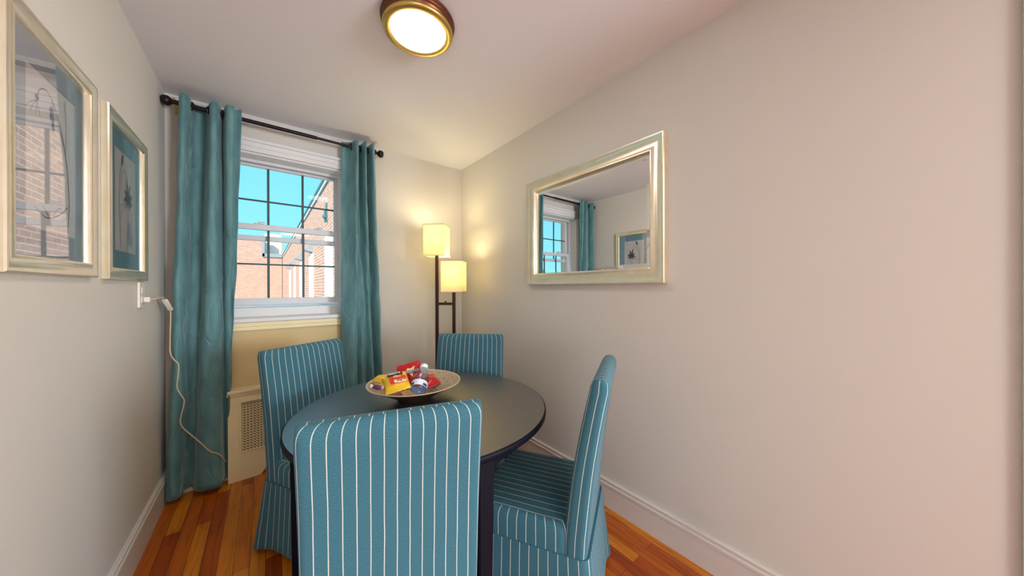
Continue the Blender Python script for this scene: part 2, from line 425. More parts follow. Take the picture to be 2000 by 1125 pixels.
box(bm, WX0+.012, WX0+.030, YB+.115, YB+.13, WZ0, WZ1-.012); box(bm, WX1-.030, WX1-.012, YB+.115, YB+.13, WZ0, WZ1-.012)
box(bm, WX0+.030, WX1-.030, YB+.115, YB+.135, WZ1-.030, WZ1-.012)
struct('jamb', bm, M['white'], win)
bm = bmesh.new()   # stool with rounded nose, stepped frame sill behind
box(bm, WX0-.10, WX1+.10, YB-.035, YB, 1.028, 1.055, .006, 3)
box(bm, WX0+.012, WX1-.012, YB, YB+.12, 1.028, 1.056)
box(bm, WX0+.012, WX1-.012, YB+.12, YB+.26, 1.028, 1.118)
struct('stool', bm, M['white'], win)
bm = bmesh.new(); box(bm, WX0-.01, WX1-.001, YB+.262, YB+.40, .99, 1.128); struct('outer_sill', bm, M['brightsill'], win, label='sill outside the sash, whitened to stand in for glare')
bm = bmesh.new()
box(bm, WX0-.08, WX1+.08, YB-.022, YB, .978, 1.028, .004); box(bm, WX0-.08, WX1+.08, YB-.028, YB-.0, .998, 1.008, .003); box(bm, WX0-.08, WX1+.08, YB-.030, YB, .974, .984, .003)
struct('apron', bm, M['cream'], win, label='cream apron moulding')
GX0, GX1 = -.192, .450
def sash(name, y, z0, z1, bot, top, mz):
    bm = bmesh.new(); d = .016
    box(bm, WX0+.014, GX0, y-d, y+d, z0, z1, .003); box(bm, GX1, WX1-.014, y-d, y+d, z0, z1, .003)
    box(bm, GX0, GX1, y-d, y+d, z0, z0+bot, .003); box(bm, GX0, GX1, y-d, y+d, z1-top, z1, .003)
    s = struct(name, bm, M['sash'], win)
    bm = bmesh.new()
    for k in (1, 2):
        x = GX0+(GX1-GX0)*k/3; box(bm, x-.0075, x+.0075, y-.004, y+.004, z0+bot, z1-top)
    box(bm, GX0, GX1, y-.005, y+.003, mz-.006, mz+.006)
    obj('muntins', bm, M['muntin'], s, label='thin dark muntin grid')
    bm = bmesh.new(); box(bm, GX0, GX1, y+.006, y+.008, z0+bot, z1-top); obj('glass', bm, M['glass'], s)
    return s
up = sash('upper_sash', 2.962, 1.608, 2.176, .036, .030, 1.902)
lo = sash('lower_sash', 2.922, 1.140, 1.722, .048, .040, 1.433)
for x in (-.03, .335):
    bm = bmesh.new(); box(bm, x-.03, x+.03, 2.905, 2.94, 1.722, 1.730, .002); box(bm, x-.008, x+.008, 2.90, 2.935, 1.730, 1.742, .003)
    box(bm, x-.004, x+.032, 2.912, 2.922, 1.736, 1.744, .002)
    obj('sash_lock', bm, M['sash'], lo)

# ------------------------------------------------------------------ outside
GZ = -3.2
fx = 1.10
b = empty('brick_building', (fx, 18, GZ), label='red brick wing with white windows running away on the right outside the window', cat='building')
def rel(bm, o):
    bmesh.ops.translate(bm, verts=bm.verts, vec=-Vector(o.location)); return bm
bm = bmesh.new(); box(bm, fx, fx+5, 3.6, 30, GZ, 3.62); obj('brick_wall', rel(bm, b), M['brick_side'], b)
bm = bmesh.new(); box(bm, fx-.03, fx+5, 3.6, 29.9, 3.62, 3.70); obj('fascia', rel(bm, b), M['stone'], b)
bm = bmesh.new(); box(bm, fx-.06, fx+5, 3.6, 29.9, 3.701, 3.76); box(bm, fx-.02, fx-.001, 3.6, 29.9, 3.58, 3.619); obj('gutter', rel(bm, b), M['gutter'], b)
for i, y in enumerate((7.75, 10.95, 14.3, 17.5, 20.9)):
    wd = .42
    bm = bmesh.new(); z1 = 2.42 if i == 0 else 2.25
    box(bm, fx-.04, fx-.001, y-wd, y+wd, -.6, z1)
    f = obj('window', rel(bm, b), M['stone'], b)
    bm = bmesh.new(); box(bm, fx-.047, fx-.041, y-wd+.12, y+wd-.12, -.45, 1.15); p = obj('pane', bm, M['sash'], f)
    bmesh_dummy = None; p.location = -Vector(b.location)
    if i:
        bm = bmesh.new(); y0, y1 = y-.22, y+.22
        v = [bm.verts.new(q) for q in ((fx, y0, 2.62), (fx, y1, 2.62), (fx, y0, 2.30), (fx, y1, 2.30), (fx-.22, y0, 2.36), (fx-.22, y1, 2.36))]
        for q in ((0, 1, 5, 4), (2, 4, 5, 3), (0, 4, 2), (1, 3, 5), (0, 2, 3, 1)): bm.faces.new([v[k] for k in q])
        obj('hood', rel(bm, b), M['slate'], b)
bm = bmesh.new(); box(bm, fx-.03, fx-.001, 8.0, 8.1, 2.75, 3.15); tube(bm, [(fx-.05, 8.05, 2.72), (fx-.05, 8.05, 3.02)], .015); lathe(bm, [(.02, 2.80), (.045, 2.83), (.045, 2.88), (.02, 2.91)], 12, (fx-.05, 8.05, 0))
obj('wall_lantern', rel(bm, b), M['gutter'], b)
b2 = empty('brick_building', (-4, 31, GZ), label='lower red brick building with a notched parapet straight across the yard', cat='building')
bm = bmesh.new()
box(bm, -14, -.13, 30, 36, GZ, 5.02); box(bm, 1.05, fx-.01, 30.05, 36, GZ, 5.02); box(bm, -.13, 1.05, 30, 36, GZ, 3.72)
obj('brick_wall', rel(bm, b2), M['brick_front'], b2)
bm = bmesh.new(); box(bm, -14, -.14, 29.93, 30.3, 5.02, 5.12); box(bm, -.16, .0, 29.9, 30.3, 3.62, 5.12); box(bm, -.13, 1.04, 29.9, 30.3, 3.60, 3.86)
obj('coping', rel(bm, b2), M['slate'], b2)
bm = bmesh.new(); box(bm, 0.0, 1.045, 30.9, 31.2, 3.721, 5.5); obj('rooftop_wall', rel(bm, b2), M['stone'], b2, label='white wall behind the notch')
bm = bmesh.new(); box(bm, -20, 20, 3.3, 60, GZ-.1, GZ); setp(obj('yard_ground', bm, mat('yard_paving', (.35, .34, .31), .9)), kind='structure')

# ------------------------------------------------------------------ curtain rod
RY, RZ = 2.668, 2.352
rod = empty('curtain_rod', (.14, RY, RZ), label='black metal curtain rod with knob finials above the window', cat='curtain rod')
bm = bmesh.new(); lathe(bm, [(.0125, -.565), (.0125, .16)], 20, (0, 0, 0), True, True, axis='X'); obj('outer_tube', bm, M['blackmetal'], rod, 40)
bm = bmesh.new(); lathe(bm, [(.0090, .155), (.0090, .570)], 20, (0, 0, 0), True, True, axis='X'); obj('inner_tube', bm, M['blackmetal'], rod, 40)
for s, x0 in ((-1, -.552), (1, .570)):
    bm = bmesh.new()
    lathe(bm, [(.001, x0), (.012, x0+s*.002), (.013, x0+s*.010), (.024, x0+s*.018), (.030, x0+s*.030), (.028, x0+s*.046), (.020, x0+s*.054), (.001, x0+s*.056)], 8, (0, 0, 0), True, True, axis='X')
    obj('finial', bm, M['blackmetal'], rod, 50)
for x in (-.575+.02, .566):
    bm = bmesh.new(); box(bm, x-.006, x+.006, 0, YB-RY, .012, .022, .002); box(bm, x-.012, x+.012, YB-RY-.004, YB-RY, -.03, .05, .001); box(bm, x-.006, x+.006, -.012, .012, .009, .022, .002)
    obj('bracket', bm, M['gold'], rod)

# ------------------------------------------------------------------ curtains
def curtain(label, top, bot, z0, z1, grom, seed, ztw=None):
    rnd = random.Random(seed)
    n = 10
    tp = catmull([(x, y, 0) for x, y in top], n); bp = catmull([(x, y, 0) for x, y in bot], n)
    NZ = 60; th = .0035
    t = empty('curtain', ((top[0][0]+top[-1][0])/2, RY, 0), label=label, cat='curtain', group='teal eyelet curtains at the window')
    off = -Vector(t.location); bm = bmesh.new(); grid = []
    ph = [rnd.uniform(0, 6.28) for _ in range(4)]
    for j in range(NZ+1):
        s = j/NZ; z = z1+(z0-z1)*s; row = []
        for i in range(len(tp)):
            e = s**1.2
            x = tp[i].x*(1-e)+bp[i].x*e; y = tp[i].y*(1-e)+bp[i].y*e
            q = i/len(tp)
            am = .0045*min(1, s*2.5)
            x += am*sin(7*z+ph[0]+q*9)*.6+am*.4*sin(19*z+ph[1]+q*23)
            y += am*sin(5.2*z+ph[2]+q*14)+am*.45*sin(23*z+ph[3]+q*31+sin(9*z))
            x = max(x, XL+.012); y = min(y, YB-.035)
            row.append(bm.verts.new(Vector((x, y, z))+off))
        grid.append(row)
    for a, b_ in zip(grid, grid[1:]):
        for i in range(len(a)-1): bm.faces.new((a[i], a[i+1], b_[i+1], b_[i]))
    o = obj('fabric_panel', bm, M['curtain'], t, 180)
    sm = o.modifiers.new('thick', 'SOLIDIFY'); sm.thickness = th; sm.offset = 0
    for x, dx, dy in grom:   # eyelet rings where the cloth crosses the rod
        bm = bmesh.new()
        pr = [(.021+.006*cos(a), .0045*sin(a)) for a in [2*pi*k/8 for k in range(9)]]
        lathe(bm, pr, 24, axis='X')
        an = math.atan2(dy, dx)
        bmesh.ops.rotate(bm, verts=bm.verts, cent=(0, 0, 0), matrix=Matrix.Rotation(an, 3, 'Z'))
        bmesh.ops.translate(bm, verts=bm.verts, vec=Vector((x, RY, RZ))+off)
        obj('grommet', bm, M['bronze'], t, 60)
    return t
curtain('left teal curtain, the wider one, hanging in the corner with the cord across it',
        [(-.390, 2.70), (-.388, 2.63), (-.368, 2.603), (-.348, 2.64), (-.336, 2.715), (-.292, 2.728), (-.266, 2.67), (-.252, 2.608), (-.230, 2.606), (-.216, 2.66), (-.207, 2.715), (-.196, 2.665), (-.182, 2.610), (-.152, 2.606), (-.144, 2.632), (-.112, 2.618)],
        [(-.458, 2.73), (-.452, 2.66), (-.425, 2.63), (-.395, 2.66), (-.382, 2.72), (-.350, 2.735), (-.335, 2.68), (-.315, 2.645), (-.262, 2.630), (-.222, 2.640), (-.212, 2.69), (-.208, 2.73), (-.202, 2.74), (-.195, 2.73), (-.190, 2.74), (-.20, 2.745)],
        .035, 2.392, [(-.343, .9, .5), (-.262, .9, -.5), (-.206, 1, .2), (-.184, 1, -.2)], 3)
curtain('right teal curtain, the narrower one, gathered between the window and the floor lamp',
        [(.468, 2.716), (.498, 2.712), (.530, 2.672), (.550, 2.612), (.566, 2.610), (.578, 2.67), (.586, 2.72), (.598, 2.67), (.610, 2.602), (.622, 2.608), (.632, 2.67), (.640, 2.72), (.652, 2.66), (.664, 2.602), (.680, 2.608), (.700, 2.69)],
        [(.455, 2.69), (.490, 2.64), (.530, 2.615), (.560, 2.66), (.570, 2.72), (.590, 2.66), (.612, 2.605), (.635, 2.66), (.645, 2.72), (.662, 2.66), (.682, 2.60), (.702, 2.66), (.712, 2.72), (.735, 2.67), (.760, 2.62), (.775, 2.69)],
        .03, 2.392, [(.531, .75, -.66), (.578, 1, .3), (.598, 1, -.3), (.632, 1, .3), (.652, 1, -.3), (.694, 1, .3)], 11)

# ------------------------------------------------------------------ radiator cover
rc = empty('radiator_cover', (-.188, 2.702, 0), R(4.5), label='cream wooden radiator cover with pierced lattice grille below the window', cat='radiator cover')
RW, RH = .74, .575
bm = bmesh.new(); box(bm, 0, .062, 0, .018, .0, RH, .001); box(bm, RW-.062, RW, 0, .018, .0, RH, .001)
box(bm, .062, RW-.062, 0, .018, .515, RH, .001)
prof = [(.062, .185), (RW-.062, .185), (RW-.062, .0), (RW-.165, .0), (RW-.180, .02), (RW-.20, .055), (RW-.235, .075), (.235, .075), (.20, .055), (.180, .02), (.165, .0), (.062, .0)]
vf = [bm.verts.new((x, 0.0, z)) for x, z in prof]; vb = [bm.verts.new((x, .018, z)) for x, z in prof]
bm.faces.new(vf); bm.faces.new(vb[::-1])
for i in range(len(prof)): bm.faces.new((vf[i], vb[i], vb[(i+1) % len(prof)], vf[(i+1) % len(prof)]))
obj('front_panel', bm, M['cream'], rc)
bm = bmesh.new(); box(bm, 0, .018, .0185, .060, 0, RH); obj('side_panel', bm, M['cream'], rc)
bm = bmesh.new(); box(bm, -.004, RW+.004, -.018, .064, RH, RH+.022, .005, 3); box(bm, -.006, RW+.004, -.010, .0, RH-.014, RH, .002); obj('top_shelf', bm, M['cream'], rc)
bm = bmesh.new()
for x0, x1, z0, z1 in ((.056, .066, .18, .52), (RW-.066, RW-.056, .18, .52)): box(bm, x0, x1, -.005, .0, z0, z1, .001)
box(bm, .066, RW-.066, -.005, 0, .510, .52, .001); box(bm, .066, RW-.066, -.005, 0, .18, .19, .001)
obj('grille_moulding', bm, M['cream'], rc)
bm = bmesh.new()   # lattice of crossing strips and bosses
gx0, gx1, gz0, gz1, pt = .0625, RW-.0625, .1855, .5145, .0175
def strip(p, q, w, y):
    p, q = Vector((p[0], 0, p[1])), Vector((q[0], 0, q[1])); d = (q-p).normalized(); nn = Vector((-d.z, 0, d.x))*w/2
    a = [bm.verts.new((v.x, y+dy, v.z)) for dy in (0, .0015) for v in (p+nn, q+nn, q-nn, p-nn)]
    for f in ((0, 1, 2, 3), (7, 6, 5, 4), (0, 4, 5, 1), (1, 5, 6, 2), (2, 6, 7, 3), (3, 7, 4, 0)): bm.faces.new([a[k] for k in f])
H_ = gz1-gz0
k = gx0-H_
while k < gx1:
    x0, x1 = k, k+H_; z0, z1 = gz0, gz1
    if x0 < gx0: z0 += gx0-x0; x0 = gx0
    if x1 > gx1: z1 -= x1-gx1; x1 = gx1
    if x1 > x0: strip((x0, z0), (x1, z1), .0042, .008); strip((x0, gz1-(z0-gz0)), (x1, gz1-(z1-gz0)), .0042, .0096)
    k += pt
z = gz0
while z < gz1: strip((gx0, z), (gx1, z), .0032, .0065); z += pt
obj('lattice_grille', bm, M['cream'], rc)
bm = bmesh.new(); box(bm, .0625, RW-.0625, .0182, .030, .18, .52); obj('grille_shade_sheet', bm, mat('painted_grille_shade', (.09, .05, .025), .8), rc, label='dark brown sheet standing in for shade behind the grille')  # dark sheet: shade behind the lattice put in as colour

# ------------------------------------------------------------------ framed pictures, mirror
def wall_frame_matrix(side):
    # local u -> along Y, v -> Z, n -> into the room
    if side == 'L': return Matrix(((0, 0, 1, 0), (1, 0, 0, 0), (0, 1, 0, 0), (0, 0, 0, 1)))
    return Matrix(((0, 0, -1, 0), (-1, 0, 0, 0), (0, 1, 0, 0), (0, 0, 0, 1)))
def line(bm, pts, r, n=8, flat=.0006):
    P = catmull([(p[0], p[1], 0) for p in pts], n); k = len(P)
    rr = r if isinstance(r, (list, tuple)) else None
    top = []; bot = []
    for i, p in enumerate(P):
        t = (P[min(i+1, k-1)]-P[max(i-1, 0)]).normalized(); nn = Vector((-t.y, t.x, 0))
        w_ = (rr[0]+(rr[1]-rr[0])*i/(k-1)) if rr else r
        top.append(bm.verts.new(Vector((p.x, p.y, flat))+nn*w_)); bot.append(bm.verts.new(Vector((p.x, p.y, flat))-nn*w_))
    for i in range(k-1): bm.faces.new((top[i], top[i+1], bot[i+1], bot[i]))
def blob(bm, c, rx, ry, rot=0, n=14, flat=.0005, jag=0):
    vs = []
    for k in range(n):
        a = 2*pi*k/n; f = 1+jag*(random.random()-.5)
        x, y = rx*f*cos(a), ry*f*sin(a); vs.append(bm.verts.new((c[0]+x*cos(rot)-y*sin(rot), c[1]+x*sin(rot)+y*cos(rot), flat)))
    bm.faces.new(vs)
def picture(name, label, y0, y1, z0, z1, matm, art):
    w_, h_ = y1-y0, z1-z0
    t = empty(name, (XL, (y0+y1)/2, (z0+z1)/2), label=label, cat='picture', group=None)
    MW = wall_frame_matrix('L')
    bm = bmesh.new()
    rect_sweep(bm, [(0, .001), (0, .017), (.003, .0205), (.008, .021), (.014, .0185), (.024, .0158), (.033, .0160), (.037, .0180), (.042, .0180), (.0455, .0150), (.046, .001)], w_, h_, MW)
    obj('frame', bm, M['champagne'], t, 35)
    iw, ih = w_-.0905, h_-.0905
    bm = bmesh.new(); rect_sweep(bm, [(0, .002), (0, .006), (.072, .006), (.0735, .0042), (.0735, .002)], iw, ih, MW); obj('mat_board', bm, matm, t)
    bm = bmesh.new(); box(bm, -iw/2+.05, iw/2-.05, -ih/2+.05, ih/2-.05, .0025, .0035, M=MW)
    pr = obj('print', bm, M['paper'], t)
    for nm, mk, fn in art:
        bm = bmesh.new(); fn(bm); bmesh.ops.transform(bm, matrix=MW @ Matrix.Translation((0, 0, .0034)), verts=bm.verts)
        obj(nm, bm, M[mk], pr)
    bm = bmesh.new(); box(bm, -iw/2, iw/2, -ih/2, ih/2, .0075, .0090, M=MW); obj('glass_pane', bm, M['picglass'], t)
    return t
def art1_lines(bm):
    line(bm, [(.085, -.20), (.095, -.10), (.075, .03), (.03, .13), (-.02, .175), (-.06, .165), (-.075, .13)], [.0022, .0013])
    line(bm, [(.07, .05), (.035, .10), (.01, .14), (-.005, .17)], .0011)
    line(bm, [(.075, .03), (.078, .12), (.07, .19)], .0010)
    line(bm, [(.085, -.12), (.04, -.15), (-.03, -.17), (-.09, -.15)], [.0018, .0008])
    line(bm, [(-.02, -.165), (-.05, -.14)], .001); line(bm, [(.0, -.16), (.03, -.135), (.05, -.13)], .001)
    for dx in (-.03, -.015, 0, .012): line(bm, [(-.075, .13), (-.078+dx, .11), (-.08+dx*1.6, .09)], .0008)
    blob(bm, (-.075, .138), .010, .007)
def art1_bud(bm): blob(bm, (.0, .118), .013, .026, .2, 16, jag=.5); blob(bm, (.006, .09), .007, .012, .3)
def art2_lines(bm):
    line(bm, [(-.055, -.20), (-.07, -.06), (-.075, .03), (-.06, .12), (-.04, .165)], [.002, .0012])
    line(bm, [(.02, -.20), (.03, -.07), (.035, .03), (.02, .11), (-.01, .14), (-.045, .10), (-.06, .04)], [.002, .001])
    line(bm, [(-.075, -.02), (-.03, -.01), (.02, .03)], .0012); line(bm, [(-.065, -.08), (-.03, -.03), (.02, .02)], .001)
    line(bm, [(.03, .02), (.07, -.04), (.09, -.09)], [.0016, .0006])
def art2_flower(bm):
    for a, l, wd in ((.2, .055, .014), (1.1, .065, .010), (1.8, .075, .009), (2.6, .045, .011), (3.5, .05, .010), (4.3, .055, .009), (5.2, .05, .012), (5.8, .06, .013)):
        blob(bm, (.03+cos(a)*l*.5, .03+sin(a)*l*.5), l*.55, wd, a, 12, jag=.25)
def art2_bud(bm): blob(bm, (-.035, .175), .012, .026, -.3, 16, jag=.3)
def art1_wash(bm): blob(bm, (-.06, -.02), .035, .05, .3, 18, .0003, .5); blob(bm, (.06, .0), .02, .05, .1, 18, .0003, .5)
def art2_wash(bm): blob(bm, (.05, -.13), .03, .05, .2, 18, .0003, .5)
picture('framed_picture', 'champagne framed flower print nearest the camera, larger in view and reflecting the window', 1.240, 1.735, 1.298, 1.950, M['matboard'],
        [('ink_stems', 'ink', art1_lines), ('flower_bud', 'inkblue', art1_bud)])
picture('framed_picture', 'champagne framed flower print with teal mat hanging farther along, beside the curtain', 1.830, 2.322, 1.296, 1.950, M['matboard2'],
        [('ink_stems', 'ink', art2_lines), ('flower', 'inkpurple', art2_flower), ('flower_bud', 'inkblue', art2_bud), ('colour_wash', 'inkwash', art2_wash)])
# mirror
mt = empty('wall_mirror', (XR, 1.235, 1.652), label='rectangular wall mirror in a wide champagne silver frame', cat='mirror')
MW = wall_frame_matrix('R'); mw, mh = 1.012, .742
bm = bmesh.new()
rect_sweep(bm, [(0, .001), (0, .034), (.004, .039), (.010, .038), (.018, .031), (.034, .024), (.052, .022), (.062, .026), (.068, .030), (.074, .030), (.080, .022), (.082, .001)], mw, mh, MW)
obj('frame', bm, M['champagne'], mt, 35)
bm = bmesh.new()
iw, ih = mw-.162, mh-.162
o_ = [bm.verts.new(MW @ Vector((sx*iw/2, sy*ih/2, .0085))) for sx, sy in ((-1, -1), (1, -1), (1, 1), (-1, 1))]
i_ = [bm.verts.new(MW @ Vector((sx*(iw/2-.022), sy*(ih/2-.022), .0102))) for sx, sy in ((-1, -1), (1, -1), (1, 1), (-1, 1))]
for k in range(4): bm.faces.new((o_[k], o_[(k+1) % 4], i_[(k+1) % 4], i_[k]))
bm.faces.new(i_)
b_ = [bm.verts.new(MW @ Vector((sx*iw/2, sy*ih/2, .003))) for sx, sy in ((-1, -1), (1, -1), (1, 1), (-1, 1))]
for k in range(4): bm.faces.new((o_[k], b_[k], b_[(k+1) % 4], o_[(k+1) % 4]))
bm.faces.new(b_[::-1])
obj('bevelled_glass', bm, M['mirror'], mt)

# ------------------------------------------------------------------ outlet, plug and cord
ot = empty('wall_outlet', (XL, 2.275, 1.228), label='cream wall outlet below the second picture on the left wall', cat='outlet')
bm = bmesh.new(); box(bm, .0005, .010, -.040, .044, -.060, .062, .003); obj('cover_plate', bm, M['plastic'], ot)
for z in (-.022, .022):
    bm = bmesh.new(); box(bm, .010, .013, -.016, .020, z-.014, z+.014, .0015); obj('socket', bm, M['plastic'], ot)
pc = empty('power_cord', (XL, 2.28, 1.20), label='cream cord with a white inline switch hanging across the left curtain', cat='cord')
po = -Vector(pc.location)
bm = bmesh.new(); box(bm, XL+.0135, XL+.036, 2.266, 2.292, 1.194, 1.218, .003); bmesh.ops.translate(bm, verts=bm.verts, vec=po); obj('plug', bm, M['plastic'], pc)
def pix(x, y, Y):   # a point on the plane y=Y (used once, to lay the cord where it hangs)
    f = Vector((sin(YAW), cos(YAW), 0)); r = Vector((cos(YAW), -sin(YAW), 0))
    d = f+r*((x-1000)/F_PX)+Vector((0, 0, (562.5-y)/F_PX)); t_ = Y/d.y; return (d.x*t_, Y, CAMZ+d.z*t_)
cp = [(XL+.036, 2.28, 1.206), (XL+.055, 2.31, 1.211), (XL+.060, 2.38, 1.214), pix(314, 580, 2.45), pix(322, 586, 2.50)]
cq = [pix(333, 604, 2.55), pix(333, 625, 2.565), pix(332, 655, 2.575), pix(332, 688, 2.575), pix(339, 702, 2.57), pix(348, 712, 2.57), pix(347, 735, 2.57), pix(345, 756, 2.57), pix(352, 770, 2.57), pix(359, 782, 2.575), pix(356, 800, 2.58), pix(351, 822, 2.585), pix(357, 836, 2.585), pix(372, 849, 2.585), pix(392, 866, 2.585), pix(410, 882, 2.59), pix(424, 886, 2.59), pix(434, 894, 2.60), pix(440, 902, 2.66)]
bm = bmesh.new(); tube(bm, catmull(cp, 8), .0030, 8); tube(bm, catmull(cq, 8), .0032, 8)
bmesh.ops.translate(bm, verts=bm.verts, vec=po); obj('cable', bm, M['cord'], pc, 180)
a, b_ = Vector(cp[-1]), Vector(cq[0]); d = (b_-a)
bm = bmesh.new(); box(bm, -.010, .010, -.007, .007, -.004, d.length+.004, .003)
bm.transform(Matrix.Translation(a) @ d.to_track_quat('Z', 'Y').to_matrix().to_4x4()); bmesh.ops.translate(bm, verts=bm.verts, vec=po)
obj('inline_switch', bm, M['plastic'], pc, 40)

# ------------------------------------------------------------------ ceiling light
cl = empty('ceiling_light', (.537, 1.345, ZC), label='round bronze flush mount ceiling light with a glowing white lens', cat='ceiling light')
bm = bmesh.new()
lathe(bm, [(.150, -.001), (.156, -.003), (.158, -.009), (.154, -.013), (.155, -.019), (.151, -.024), (.152, -.032), (.148, -.037), (.147, -.043)], 72, cap0=True)
obj('canopy', bm, M['brown'], cl, 30)
bm = bmesh.new(); lathe(bm, [(.147, -.038), (.150, -.044), (.147, -.051), (.139, -.055), (.125, -.055), (.117, -.052), (.115, -.047)], 72); obj('trim_ring', bm, M['gold'], cl, 50)
bm = bmesh.new(); lathe(bm, [(.116, -.050), (.105, -.055), (.08, -.060), (.05, -.063), (.02, -.0645), (.0005, -.065)], 72, cap1=True); obj('lens', bm, M['lens'], cl, 60)

# ------------------------------------------------------------------ floor lamp
LA = R(-42)  # lamp's own x axis lies along (cos, sin)
lx, ly = 1.158, 2.50
fl = empty('floor_lamp', (lx+.065*cos(LA), ly+.065*sin(LA), 0), LA, label='dark bronze floor lamp with two square linen shades in the corner', cat='floor lamp')
PX = (-.065, .082)
bm = bmesh.new(); box(bm, -.14, .16, -.12, .12, 0, .022, .004); obj('base', bm, M['bronze'], fl)
for px, zt in ((PX[0], 1.60), (PX[1], 1.30)):
    bm = bmesh.new(); box(bm, px-.0125, px+.0125, -.0125, .0125, .022, zt, .002); obj('pole', bm, M['bronze'], fl)
bm = bmesh.new(); box(bm, PX[0]+.0125, PX[1]-.0125, -.010, .010, 1.112, 1.134, .002); lathe(bm, [(.004, 1.134), (.009, 1.138), (.009, 1.144), (.003, 1.148)], 12, ((PX[0]+PX[1])/2, 0, 0), True, True)
obj('crossbar', bm, M['bronze'], fl)
bm = bmesh.new(); box(bm, PX[0]+.0125, PX[1]-.0125, -.010, .010, .38, .40, .002); obj('crossbar', bm, M['bronze'], fl)
def lamp_shade(px, z0, z1, e):
    h = .089; bm = bmesh.new()
    ri = []
    for zz in (z0, z1):
        ri.append([bm.verts.new((px+sx*h, sy*h, zz)) for sx, sy in ((-1, -1), (1, -1), (1, 1), (-1, 1))])
    for k in range(4): bm.faces.new((ri[0][k], ri[0][(k+1) % 4], ri[1][(k+1) % 4], ri[1][k]))
    s = obj('lamp_shade', bm, M['shade'], fl)
    so = s.modifiers.new('thick', 'SOLIDIFY'); so.thickness = .002
    for zz in (z0, z1-.006):
        bm = bmesh.new()
        for sx in (-1, 1):
            box(bm, px-h-.001, px+h+.001, sx*h-.002, sx*h+.002, zz, zz+.006); box(bm, px+sx*h-.002, px+sx*h+.002, -h, h, zz, zz+.006)
        obj('shade_trim', bm, M['binding'], s)
    bm = bmesh.new(); tube(bm, [(px-h, 0, z1-.03), (px+h, 0, z1-.03)], .0015, 6); tube(bm, [(px, -h, z1-.03), (px, h, z1-.03)], .0015, 6)
    obj('spider', bm, M['bronze'], s)
    bm = bmesh.new(); lathe(bm, [(.014, z0+.075), (.014, z0+.10), (.012, z0+.105), (.026, z0+.14), (.028, z0+.16), (.020, z0+.18), (.001, z0+.187)], 20, (px, 0, 0), True, True)
    bl = obj('bulb', bm, emis('lit_bulb', (1, .78, .40), 14), fl, 60)
    Lp = light('lamp_bulb_light', 'POINT', (0, 0, 0), e, (1, .84, .50), shadow_soft_size=.035)
    Lp.parent = fl; Lp.location = (px, 0, z0+.222)
lamp_shade(PX[0], 1.527, 1.790, 6.2)
lamp_shade(PX[1], 1.222, 1.487, 5.6)

# ------------------------------------------------------------------ table
TX, TY, TR, TZ = .5767, 1.3518, .5363, .735
tb = empty('dining_table', (TX, TY, 0), label='round black dining table with a satin top and square legs', cat='table')
bm = bmesh.new(); lathe(bm, [(.0005, TZ), (TR-.006, TZ), (TR-.0065, TZ-.003), (TR-.0065, TZ-.027), (.0005, TZ-.027)], 128, cap0=False); obj('tabletop', bm, M['table'], tb, 35)
bm = bmesh.new(); lathe(bm, [(TR-.006, TZ), (TR-.001, TZ-.003), (TR, TZ-.010), (TR-.001, TZ-.022), (TR-.006, TZ-.027), (TR-.0062, TZ-.014), (TR-.006, TZ)], 128); obj('edge_band', bm, M['tleg'], tb, 60)
bm = bmesh.new(); lathe(bm, [(.43, TZ-.0275), (.455, TZ-.0275), (.455, TZ-.095), (.43, TZ-.095), (.43, TZ-.0275)], 96); obj('apron', bm, M['tleg'], tb, 35)
for a in (-91.5, -1, 80, 176):
    Mx = Matrix.Rotation(R(a), 4, 'Z') @ Matrix.Translation((.478, 0, 0)); bm = bmesh.new()
    vs = box(bm, -.030, .030, -.030, .030, 0, TZ-.028)
    for v in bm.verts:
        if v.co.z < .1: v.co.x *= .72; v.co.y *= .72
    bmesh.ops.bevel(bm, geom=list(bm.edges), offset=.003, segments=2, affect='EDGES')
    bm.transform(Mx); obj('leg', bm, M['tleg'], tb)

# ------------------------------------------------------------------ chairs
NST = 32
def rr_loop(w_, d, r, cy=0, nc=5, ne=(10, 3)):
    """rounded rectangle centred (0,cy): list of (x,y,frac) where frac 0..1 is arclength from the front centre round by +x"""
    pts = []
    hw, hd = w_/2, d/2
    def seg(a, b_, n):
        for k in range(n): t_ = k/n; pts.append((a[0]+(b_[0]-a[0])*t_, a[1]+(b_[1]-a[1])*t_))
    def arc(cx_, cy_, a0):
        for k in range(nc): a = a0+pi/2*k/nc; pts.append((cx_+r*cos(a), cy_+r*sin(a)))
    # front is +y; go clockwise from the front centre to +x side, back, -x side
    seg((0, hd), (hw-r, hd), ne[0])
    for k in range(nc): a = pi/2-pi/2*k/nc; pts.append((hw-r+r*cos(a), hd-r+r*sin(a)))
    seg((hw, hd-r), (hw, -hd+r), ne[1]*2)
    for k in range(nc): a = 0-pi/2*k/nc; pts.append((hw-r+r*cos(a), -hd+r+r*sin(a)))
    seg((hw-r, -hd), (-hw+r, -hd), ne[0]*2)
    for k in range(nc): a = -pi/2-pi/2*k/nc; pts.append((-hw+r+r*cos(a), -hd+r+r*sin(a)))
    seg((-hw, -hd+r), (-hw, hd-r), ne[1]*2)
    for k in range(nc): a = pi-pi/2*k/nc; pts.append((-hw+r+r*cos(a), hd-r+r*sin(a)))
    seg((-hw+r, hd), (0, hd), ne[0])
    n = len(pts); ac = [0]
    for i in range(n): ac.append(ac[-1]+math.dist(pts[i], pts[(i+1) % n]))
    return [(x, y+cy) for x, y in pts], [a/ac[-1] for a in ac]
